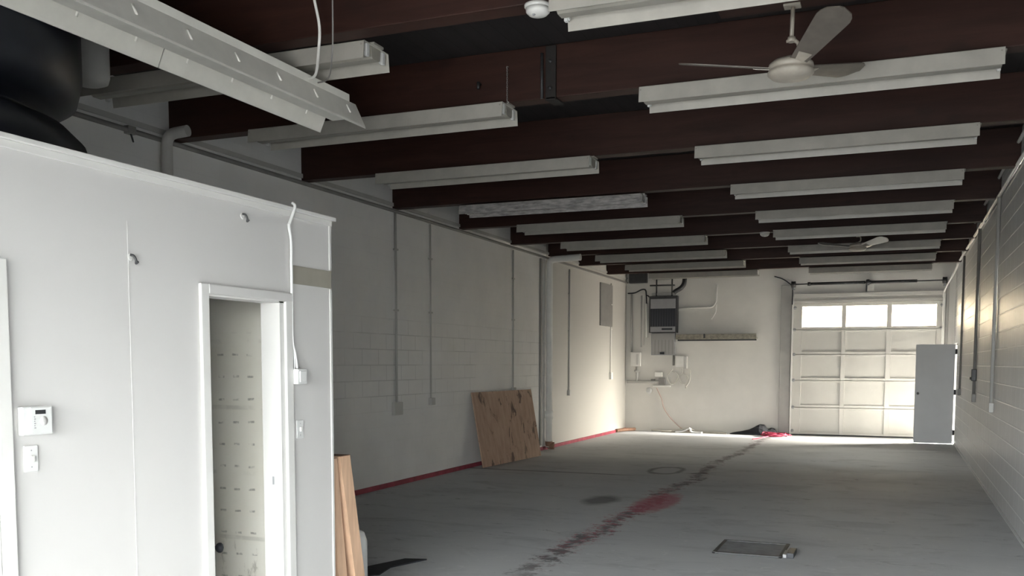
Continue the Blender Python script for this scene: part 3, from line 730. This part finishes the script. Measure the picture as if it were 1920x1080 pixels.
for a, b in ((-1.93, -.74), (-.64, .32)):
    bm = new(); pts = []; n = int((b - a) / .011)
    tube(bm, [(a, ys, zs), (b, ys, zs)], .030, 12)
    for q in range(int((b - a) / .03)): tube(bm, [(a + q * .03 + .01, ys, zs), (a + q * .03 + .02, ys, zs)], .034, 12)
    tube(bm, [(a - .04, ys, zs), (a + .02, ys, zs)], .042, 12); sub('torsion_spring', bm, 'dark_metal', sh)
for x in (GX0 - .01, GX1 + .01):
    bm = new(); lathe(bm, [(.03, -.05), (.07, -.045), (.065, .0), (.07, .045), (.03, .05)], (x, ys, zs), 20, axis='x'); sub('cable_drum', bm, 'dark_metal', sh)
    bm = new(); bx(bm, (x - .02, ys - .02, zs - .12), (x + .02, YB, zs + .06), 0, .004); sub('end_bracket', bm, 'panel_grey', sh)
bm = new(); lathe(bm, [(.04, -.035), (.065, -.03), (.065, .03), (.04, .035)], (-.69, ys, zs), 16, axis='x'); bx(bm, (-.73, ys, zs - .20), (-.70, YB, zs + .05), 0, .003); sub('center_bracket', bm, 'dark_metal', sh)
bm = new(); bx(bm, (-.70, YB - .05, 3.27), (-.56, YB, 3.50), 0, .004); bx(bm, (GX0, YB - .05, 3.155), (GX1 + .02, YB, 3.245), 0, .006)
structure('trim_8', bm, 'garage', 'upper cream header board over the garage door', 'trim')
bm = new(); bx(bm, (GX0, YB - .045, 3.03), (GX1 + .02, YB, 3.095), 0, .005)
structure('trim_9', bm, 'garage', 'lower cream header board over the garage door', 'trim')
bm = new(); bx(bm, (GX0 - .29, YB - .05, 0), (GX0 - .05, YB, 3.45), 0, .012)
structure('trim_10', bm, 'jamb', 'grey timber jamb left of the garage door', 'trim')
bm = new(); bx(bm, (GX1 + .05, YB - .06, 0), (XR - .13, YB, 3.4), 0, .006)
structure('trim_11', bm, 'jamb', 'grey timber jamb right of the garage door', 'trim')
bm = new(); tube(bm, spline([(-2.72, YB - .03, 3.66), (-2.55, YB - .06, 3.60), (-2.40, YB - .08, 3.50), (-2.31, YB - .10, 3.38), (-2.30, YB - .09, 3.0)], 6), .012, 8)
single('black_cable', bm, 'black', 'black cable sagging from the ceiling corner to the garage door track', 'cable')

# ------------------------------------------------------------------ back wall: electrical corner
yb = YB
t = thing('electrical_panel', 'dark-fronted electrical panel high on the back wall over a grey box', 'electrical panel', (-5.29, yb - .1, 2.39))
bm = new(); bx(bm, (-5.64, yb - .16, 2.39), (-4.95, yb - .003, 3.27), 0, .008); part('case', bm, 'dark_metal', t)
bm = new(); bx(bm, (-5.60, yb - .172, 2.97), (-4.99, yb - .155, 3.20), 0, .003); part('upper_plate', bm, 'panel_grey', t)
bm = new(); bx(bm, (-5.60, yb - .170, 2.54), (-4.99, yb - .155, 2.965), 0, .003); part('breaker_field', bm, 'breakers', t)
bm = new(); bx(bm, (-5.60, yb - .172, 2.41), (-4.99, yb - .155, 2.535), 0, .003); part('lower_plate', bm, 'panel_grey', t)
bm = new(); bx(bm, (-5.32, yb - .180, 2.455), (-5.06, yb - .17, 2.495), 0, .003); part('maker_plate', bm, 'black', t)
t = thing('splice_box', 'ribbed light grey box directly under the electrical panel', 'electrical box', (-5.29, yb - .1, 1.85))
bm = new(); bx(bm, (-5.58, yb - .14, 1.85), (-5.00, yb, 2.385), 0, .008); part('case', bm, 'panel_grey', t)
bm = new(); bx(bm, (-5.56, yb - .15, 1.87), (-5.02, yb - .139, 2.37), 0, .003); part('ribbed_cover', bm, 'ribbed', t)
bm = new(); bx(bm, (-5.36, yb - .17, 1.87), (-5.25, yb - .148, 1.92), 0, .006); part('latch', bm, 'black', t)
bm = new(); tube(bm, spline([(-5.02, yb - .24, 3.33), (-4.97, yb - .24, 3.37), (-4.86, yb - .22, 3.44), (-4.79, yb - .20, 3.54), (-4.78, yb - .16, 3.68)], 7), .055, 14)
single('flexible_duct', bm, 'dark_metal', 'thick black curved hose rising from the top right of the electrical panel', 'hose')
t = thing('cable_rack', 'dark rod rack on the wall above the electrical panel', 'rack', (-5.25, yb - .08, 3.38))
for x in (-5.48, -5.10):
    bm = new(); tube(bm, [(x, yb - .08, 3.27), (x, yb - .08, 3.86)], .017, 8); part('upright_rod', bm, 'dark_metal', t)
bm = new(); tube(bm, [(-5.64, yb - .095, 3.53), (-5.03, yb - .095, 3.525)], .018, 8); part('cross_rod', bm, 'dark_metal', t)
bm = new(); tube(bm, [(-5.55, yb - .06, 3.68), (-5.0, yb - .06, 3.68)], .02, 8); part('cross_rod', bm, 'grey_pipe', t)
bm = new(); bx(bm, (-5.60, yb - .09, 3.29), (-4.98, yb - .02, 3.35), 0, .01); part('lower_rail', bm, 'grey_pipe', t)
bm = new(); bx(bm, (-6.16, yb - .12, 3.60), (-5.72, yb, 3.83), 0, .01)
single('junction_box', bm, 'dark_metal', 'dark box in the top left corner of the back wall', 'electrical box')
bm = new(); tube(bm, spline([(-6.20, yb - .05, 3.36), (-6.02, yb - .06, 3.37), (-5.85, yb - .07, 3.44), (-5.76, yb - .07, 3.43), (-5.74, yb - .06, 3.32), (-5.73, yb - .06, 3.10)], 6), .016, 8)
tube(bm, spline([(-5.74, yb - .06, 3.30), (-5.69, yb - .06, 3.29), (-5.665, yb - .08, 3.26)], 5), .014, 8)
single('black_cable', bm, 'black', 'black cable arching from the back corner to the electrical panel', 'cable')
for x, z0, z1, r_, lab in ((-6.11, 1.93, 3.34, .026, 'grey pipe tight in the back left corner, dropping to a small meter box'), (-5.86, 2.05, 3.30, .020, 'thin pipe between the corner pipe and the electrical panel'), (-5.72, 2.28, 3.12, .026, 'short pipe just left of the electrical panel')):
    bm = new(); tube(bm, [(x, yb - r_ - .005, z0), (x, yb - r_ - .005, z1)], r_, 10); single('wall_pipe', bm, 'grey_pipe' if x < -5.8 else 'light_pipe', lab, 'pipe', 'pipes in the back left corner')
bm = new(); bx(bm, (-5.95, yb - .03, 2.1), (-5.79, yb, 3.36), 0, .004); single('mounting_board', bm, 'wall_b', 'pale backing board behind the corner pipes', 'board')
t = thing('meter_box', 'small pale meter box in the back left corner below the pipes', 'electrical box', (-5.98, yb - .05, 1.58))
bm = new(); bx(bm, (-6.10, yb - .10, 1.58), (-5.86, yb, 1.92), 0, .01); part('case', bm, 'light_pipe', t)
bm = new(); bx(bm, (-5.96, yb - .112, 1.62), (-5.90, yb - .098, 1.88), 0, .004); part('bright_cover', bm, 'trim', t)
bm = new(); lathe(bm, [(.05, 0), (.07, .02), (.06, .05), (.0, .055)], (-5.95, yb - .06, 1.44), 18); part('bell_fitting', bm, 'grey_pipe', t)
bm = new(); tube(bm, [(-5.95, yb - .05, 1.22), (-5.95, yb - .05, 1.58)], .03, 10); part('stub_pipe', bm, 'grey_pipe', t)
t = thing('telephone_box', 'small box with a white edge under the right side of the electrical panel', 'electrical box', (-4.85, yb - .05, 1.53))
bm = new(); bx(bm, (-5.0, yb - .07, 1.56), (-4.79, yb, 1.83), 0, .008); part('case', bm, 'light_pipe', t)
bm = new(); bx(bm, (-4.79, yb - .075, 1.53), (-4.72, yb, 1.82), 0, .006); part('white_edge', bm, 'trim', t)
bm = new(); tube(bm, [(-5.05, yb - .03, 1.60), (-5.05, yb - .03, 1.85)], .025, 8); part('side_pipe', bm, 'dark_pipe', t)
bm = new(); tube(bm, bend([(-6.2, yb - .05, 1.20), (-5.5, yb - .05, 1.205), (-5.36, yb - .05, 1.21)], .05), .032, 10)
single('wall_pipe', bm, 'grey_pipe', 'horizontal grey pipe low on the back wall, below the meter box', 'pipe', 'pipes in the back left corner')
t = thing('terminal_block', 'dark terminal block amid white wires on the back wall', 'terminal block', (-5.40, yb - .04, 1.15))
bm = new(); bx(bm, (-5.40, yb - .09, 1.13), (-5.25, yb, 1.30), 0, .008); part('block', bm, 'dark_pipe', t)
bm = new(); bx(bm, (-5.60, yb - .06, 1.17), (-5.50, yb, 1.27), 0, .006); part('block', bm, 'dark_pipe', t)
bm = new(); bx(bm, (-5.55, yb - .05, 1.08), (-5.12, yb, 1.12), 0, .006); bx(bm, (-5.50, yb - .07, 1.33), (-5.32, yb, 1.44), 0, .01); part('backplate', bm, 'light_pipe', t)
for k, (x, z, r_, lab) in enumerate(((-5.07, 1.30, .13, 'small loop of white wire beside the terminal block'), (-4.80, 1.28, .10, 'outer loop of white wire right of the terminal block'))):
    bm = new(); pts = [(x + r_ * math.cos(a) * (1 + .12 * math.sin(3 * a)), yb - .03 - .012 * math.sin(2 * a), z + r_ * math.sin(a) * 1.15) for a in [2 * PI * q / 28 for q in range(28)]]
    tube(bm, pts, .011, 8, True)
    tube(bm, spline([(x - r_ * .4, yb - .03, z + r_), (x - r_ * .2, yb - .03, z + .19), (x - .03 * k, yb - .03, 1.52)], 5), .013, 8)
    single('wire_loop', bm, 'cable_white', lab, 'wire', 'loops of wire on the back wall')
bm = new(); tube(bm, spline([(-4.66, yb - .03, 1.5), (-4.64, yb - .03, 1.35), (-4.67, yb - .03, 1.2), (-4.74, yb - .03, 1.10), (-4.72, yb - .05, 1.05)], 6), .018, 8)
single('wire_tail', bm, 'cable_white', 'loose white wire end hanging right of the wire loops', 'wire')
bm = new(); lathe(bm, [(.075, 0), (.075, -.02), (.05, -.045), (.03, -.05)], (-5.65, yb, .99), 20, axis='y'); single('bell', bm, 'white_plastic', 'small white round fitting on the back wall below the terminal block', 'fitting')
bm = new(); tube(bm, spline([(-5.46, yb - .02, 1.06), (-5.41, yb - .02, .95), (-5.33, yb - .02, .78), (-5.28, yb - .02, .58), (-5.15, yb - .02, .38), (-5.0, yb - .03, .22), (-4.80, yb - .06, .07), (-4.62, yb - .10, .02)], 7), .013, 8)
single('pink_cord', bm, 'brown_cord', 'faint pinkish cord curving down the back wall to the floor', 'cord')
t = thing('wall_shelf', 'narrow weathered shelf on the back wall right of the electrical panel', 'shelf', (-4.02, yb - .12, 2.21))
bm = new(); bx(bm, (-4.96, yb - .22, 2.225), (-3.08, yb, 2.255), 0, .004); part('shelf_board', bm, 'shelf', t)
bm = new(); bx(bm, (-4.96, yb - .235, 2.25), (-3.08, yb - .215, 2.345), 0, .004); part('front_lip', bm, 'shelf', t)
bm = new(); bx(bm, (-4.96, yb - .03, 2.19), (-3.10, yb, 2.225), 0, .004); part('ledger', bm, 'dark_metal', t)
bm = new(); bx(bm, (-4.30, yb - .237, 2.25), (-4.26, yb - .234, 2.35)); part('joint_strap', bm, 'dark_metal', t)
bm = new(); tube(bm, bend([(-4.93, yb - .025, 2.975), (-4.14, yb - .025, 2.985), (-4.05, yb - .025, 3.10), (-4.04, yb - .025, 3.52)], .05), .020, 10)
tube(bm, bend([(-4.05, yb - .024, 3.06), (-4.06, yb - .024, 2.86), (-4.16, yb - .024, 2.70)], .05), .017, 8)
single('wall_pipe', bm, 'light_pipe', 'pale L-shaped pipe above the wall shelf', 'pipe')
# clutter at the foot of the back wall
bm = new(); tube(bm, spline([(-5.55, 22.68, .025), (-5.2, 22.60, .02), (-4.95, 22.70, .03), (-4.65, 22.62, .10), (-4.45, 22.70, .03), (-4.0, 22.60, .02), (-3.8, 22.66, .02)], 7), .02, 8)
single('loose_cable', bm, 'cable_white', 'off-white loose cable lying along the foot of the back wall', 'cable')
bm = new(); tube(bm, spline([(-4.9, 22.36, .022), (-4.70, 22.38, .05), (-4.55, 22.34, .12), (-4.50, 22.38, .03), (-4.25, 22.36, .022)], 6), .022, 8)
single('loose_cable', bm, 'white_plastic', 'white kinked cable end on the floor below the pinkish cord', 'cable')
bm = new(); bx(bm, (-5.25, 22.42, 0), (-3.7, 22.50, .025), 0, .006)
single('batten', bm, 'shelf', 'thin batten lying on the floor in front of the back wall', 'batten')
# black bag and red cord by the garage door
bm = new(); rows = []
prof = [(-3.62, .03, .02), (-3.50, .07, .05), (-3.34, .11, .08), (-3.18, .15, .13), (-3.05, .19, .20), (-2.95, .20, .26), (-2.86, .20, .23), (-2.76, .17, .15), (-2.68, .14, .16), (-2.60, .10, .14), (-2.54, .05, .07)]
for x, w, h in prof:
    rows.append([bm.verts.new((x + random.uniform(-.012, .012), 22.50 + w * math.cos(a) + random.uniform(-.01, .01), max(.002, h * (math.sin(a) ** .8 if math.sin(a) > 0 else 0) * random.uniform(.85, 1.08)))) for a in [PI * q / 11 for q in range(12)]])
for A, B in zip(rows, rows[1:]):
    for k in range(11): bm.faces.new((A[k], A[k + 1], B[k + 1], B[k]))
    bm.faces.new((A[11], A[0], B[0], B[11]))
bm.faces.new(rows[0]); bm.faces.new(rows[-1][::-1])
o = single('black_bag', bm, 'black_matte', 'crumpled black bag on the floor at the foot of the back wall', 'bag')
bm = new(); pts = []
for q in range(70):
    a = q * .9; r_ = .10 + .10 * random.random()
    pts.append((-2.55 + r_ * 1.7 * math.cos(a) + random.uniform(-.06, .06), 22.08 + r_ * 1.1 * math.sin(a) + random.uniform(-.04, .04), .015 + .10 * random.random() * (1 - r_ * 2)))
pts += [(-2.72, 21.8, .012), (-2.80, 21.4, .011), (-2.9, 21.0, .011)]
tube(bm, spline(pts, 4), .011, 6)
single('red_cord', bm, 'red_cord', 'tangled heap of red cord beside the black bag', 'cord')

# floor hatch and the small block beside it
t = thing('floor_hatch', 'dark rectangular steel hatch set in the floor', 'floor hatch', (-1.13, 8.54, 0))
hx0, hx1, hy0, hy1 = -1.46, -.87, 8.22, 8.86
bm = new()
bx(bm, (hx0, hy0, .0), (hx1, hy0 + .035, .014), 0, .003); bx(bm, (hx0, hy1 - .03, .0), (hx1, hy1, .012), 0, .003); bx(bm, (hx0, hy0, .0), (hx0 + .03, hy1, .013), 0, .003); bx(bm, (hx1 - .03, hy0, .0), (hx1, hy1, .013), 0, .003)
part('frame', bm, 'dark_metal', t)
bm = new(); bx(bm, (hx0 + .03, hy0 + .035, .001), (hx1 - .03, hy1 - .03, .006)); part('cover_plate', bm, 'steel', t)
t = thing('metal_block', 'small black block with a pale end at the right side of the floor hatch', 'block', (-.825, 8.36, 0))
bm = new(); bx(bm, (-.835, 8.24, 0), (-.775, 8.50, .045), 0, .005); part('body', bm, 'black', t)
bm = new(); bx(bm, (-.868, 8.25, 0), (-.836, 8.46, .03), 0, .004); part('pale_end', bm, 'panel_grey', t)

# ------------------------------------------------------------------ outside: added light blocker and neighbour
bm = new(); bx(bm, (XR + .24, 20.95, -.1), (9.0, 21.25, 8.0)); structure('wall_light_blocker', bm, 'blocker')  # unseen wall, added to keep sky light off the garage door
bm = new(); bx(bm, (-14, 33, -.1), (10, 34, 6.5)); structure('wall_neighbour', bm, 'neighbour')
# ------------------------------------------------------------------ light
W = D.worlds.new('daylight'); S.world = W; W.use_nodes = True
nt = W.node_tree; nt.nodes.clear()
tc = nt.nodes.new('ShaderNodeTexCoord'); sp = nt.nodes.new('ShaderNodeSeparateXYZ'); nt.links.new(tc.outputs['Generated'], sp.inputs[0])
mr = nt.nodes.new('ShaderNodeMapRange'); nt.links.new(sp.outputs[2], mr.inputs[0]); mr.inputs[1].default_value = -.12; mr.inputs[2].default_value = .06
mx = nt.nodes.new('ShaderNodeMix'); mx.data_type = 'RGBA'; nt.links.new(mr.outputs[0], mx.inputs[0])
mx.inputs[6].default_value = (.22, .22, .22, 1); mx.inputs[7].default_value = (.96, .985, 1., 1)
bg = nt.nodes.new('ShaderNodeBackground'); bg.inputs[1].default_value = 7.0; 
dp = nt.nodes.new('ShaderNodeVectorMath'); dp.operation = 'DOT_PRODUCT'; nt.links.new(tc.outputs['Generated'], dp.inputs[0]); dp.inputs[1].default_value = (.945, .17, .27)
gl = nt.nodes.new('ShaderNodeMapRange'); gl.interpolation_type = 'SMOOTHSTEP'; nt.links.new(dp.outputs['Value'], gl.inputs[0]); gl.inputs[1].default_value = .42; gl.inputs[2].default_value = 1.
gm = nt.nodes.new('ShaderNodeMix'); gm.data_type = 'RGBA'; nt.links.new(gl.outputs[0], gm.inputs[0]); gm.inputs[6].default_value = (1, 1, 1, 1); gm.inputs[7].default_value = (6.4, 5.9, 5.0, 1)
ml = nt.nodes.new('ShaderNodeMix'); ml.data_type = 'RGBA'; ml.blend_type = 'MULTIPLY'; ml.inputs[0].default_value = 1; nt.links.new(mx.outputs[2], ml.inputs[6]); nt.links.new(gm.outputs[2], ml.inputs[7])   # the sky is brighter and warmer around the sun
nt.links.new(ml.outputs[2], bg.inputs[0])
wo = nt.nodes.new('ShaderNodeOutputWorld'); nt.links.new(bg.outputs[0], wo.inputs[0])

def portal(loc, rot, sx, sy):
    l = D.lights.new('daylight_portal', 'AREA'); l.shape = 'RECTANGLE'; l.size = sx; l.size_y = sy; l.cycles.is_portal = True
    o = D.objects.new('daylight_portal', l); COL.objects.link(o); o.location = loc; o.rotation_euler = rot
portal(((WX0 + WX1) / 2, YF - .15, (WZ0 + WZ1) / 2), (R(90), 0, 0), WX1 - WX0, WZ1 - WZ0)          # faces +Y
portal((XR + .21, (DY0 + DY1) / 2, DZ / 2), (0, R(90), 0), DZ, DY1 - DY0)                           # faces -X
portal(((GX0 + GX1) / 2, YB + .10, 2.72), (R(-90), 0, 0), 2.95, .5)                                  # faces -Y
sun = D.lights.new('sun', 'SUN'); sun.energy = 3.2; sun.angle = R(5); sun.color = (1, .95, .86)
so = D.objects.new('sun', sun); COL.objects.link(so)
so.rotation_euler = Vector((-.961, .02, -.276)).to_track_quat('-Z', 'Y').to_euler()

# ------------------------------------------------------------------ camera
cam = D.cameras.new('camera'); co = D.objects.new('camera', cam); COL.objects.link(co); S.camera = co
cam.sensor_fit = 'HORIZONTAL'; cam.sensor_width = 36; cam.lens = 1775.6 * 36 / 1920
cam.shift_x = 0; cam.shift_y = (817.6 - 540) / 1920; cam.clip_start = .05; cam.clip_end = 200
yaw, pit, rol = .3866, -.0767, .0014
fw = Vector((-math.sin(yaw) * math.cos(pit), math.cos(yaw) * math.cos(pit), math.sin(pit)))
rt = Vector((math.cos(yaw), math.sin(yaw), 0)); up = rt.cross(fw)
r2 = rt * math.cos(rol) + up * math.sin(rol); u2 = up * math.cos(rol) - rt * math.sin(rol)
co.matrix_world = Matrix(((r2.x, u2.x, -fw.x, 0), (r2.y, u2.y, -fw.y, 0), (r2.z, u2.z, -fw.z, 1.65), (0, 0, 0, 1)))

vs = S.view_settings; S.display_settings.display_device = 'sRGB'
vs.view_transform = 'Standard'; vs.look = 'None'; vs.exposure = 2.6; vs.gamma = 1.; vs.use_curve_mapping = False
S.cycles.max_bounces = 10; S.cycles.diffuse_bounces = 7; S.cycles.glossy_bounces = 4
S.cycles.use_denoising = True
S.cycles.sample_clamp_indirect = 8
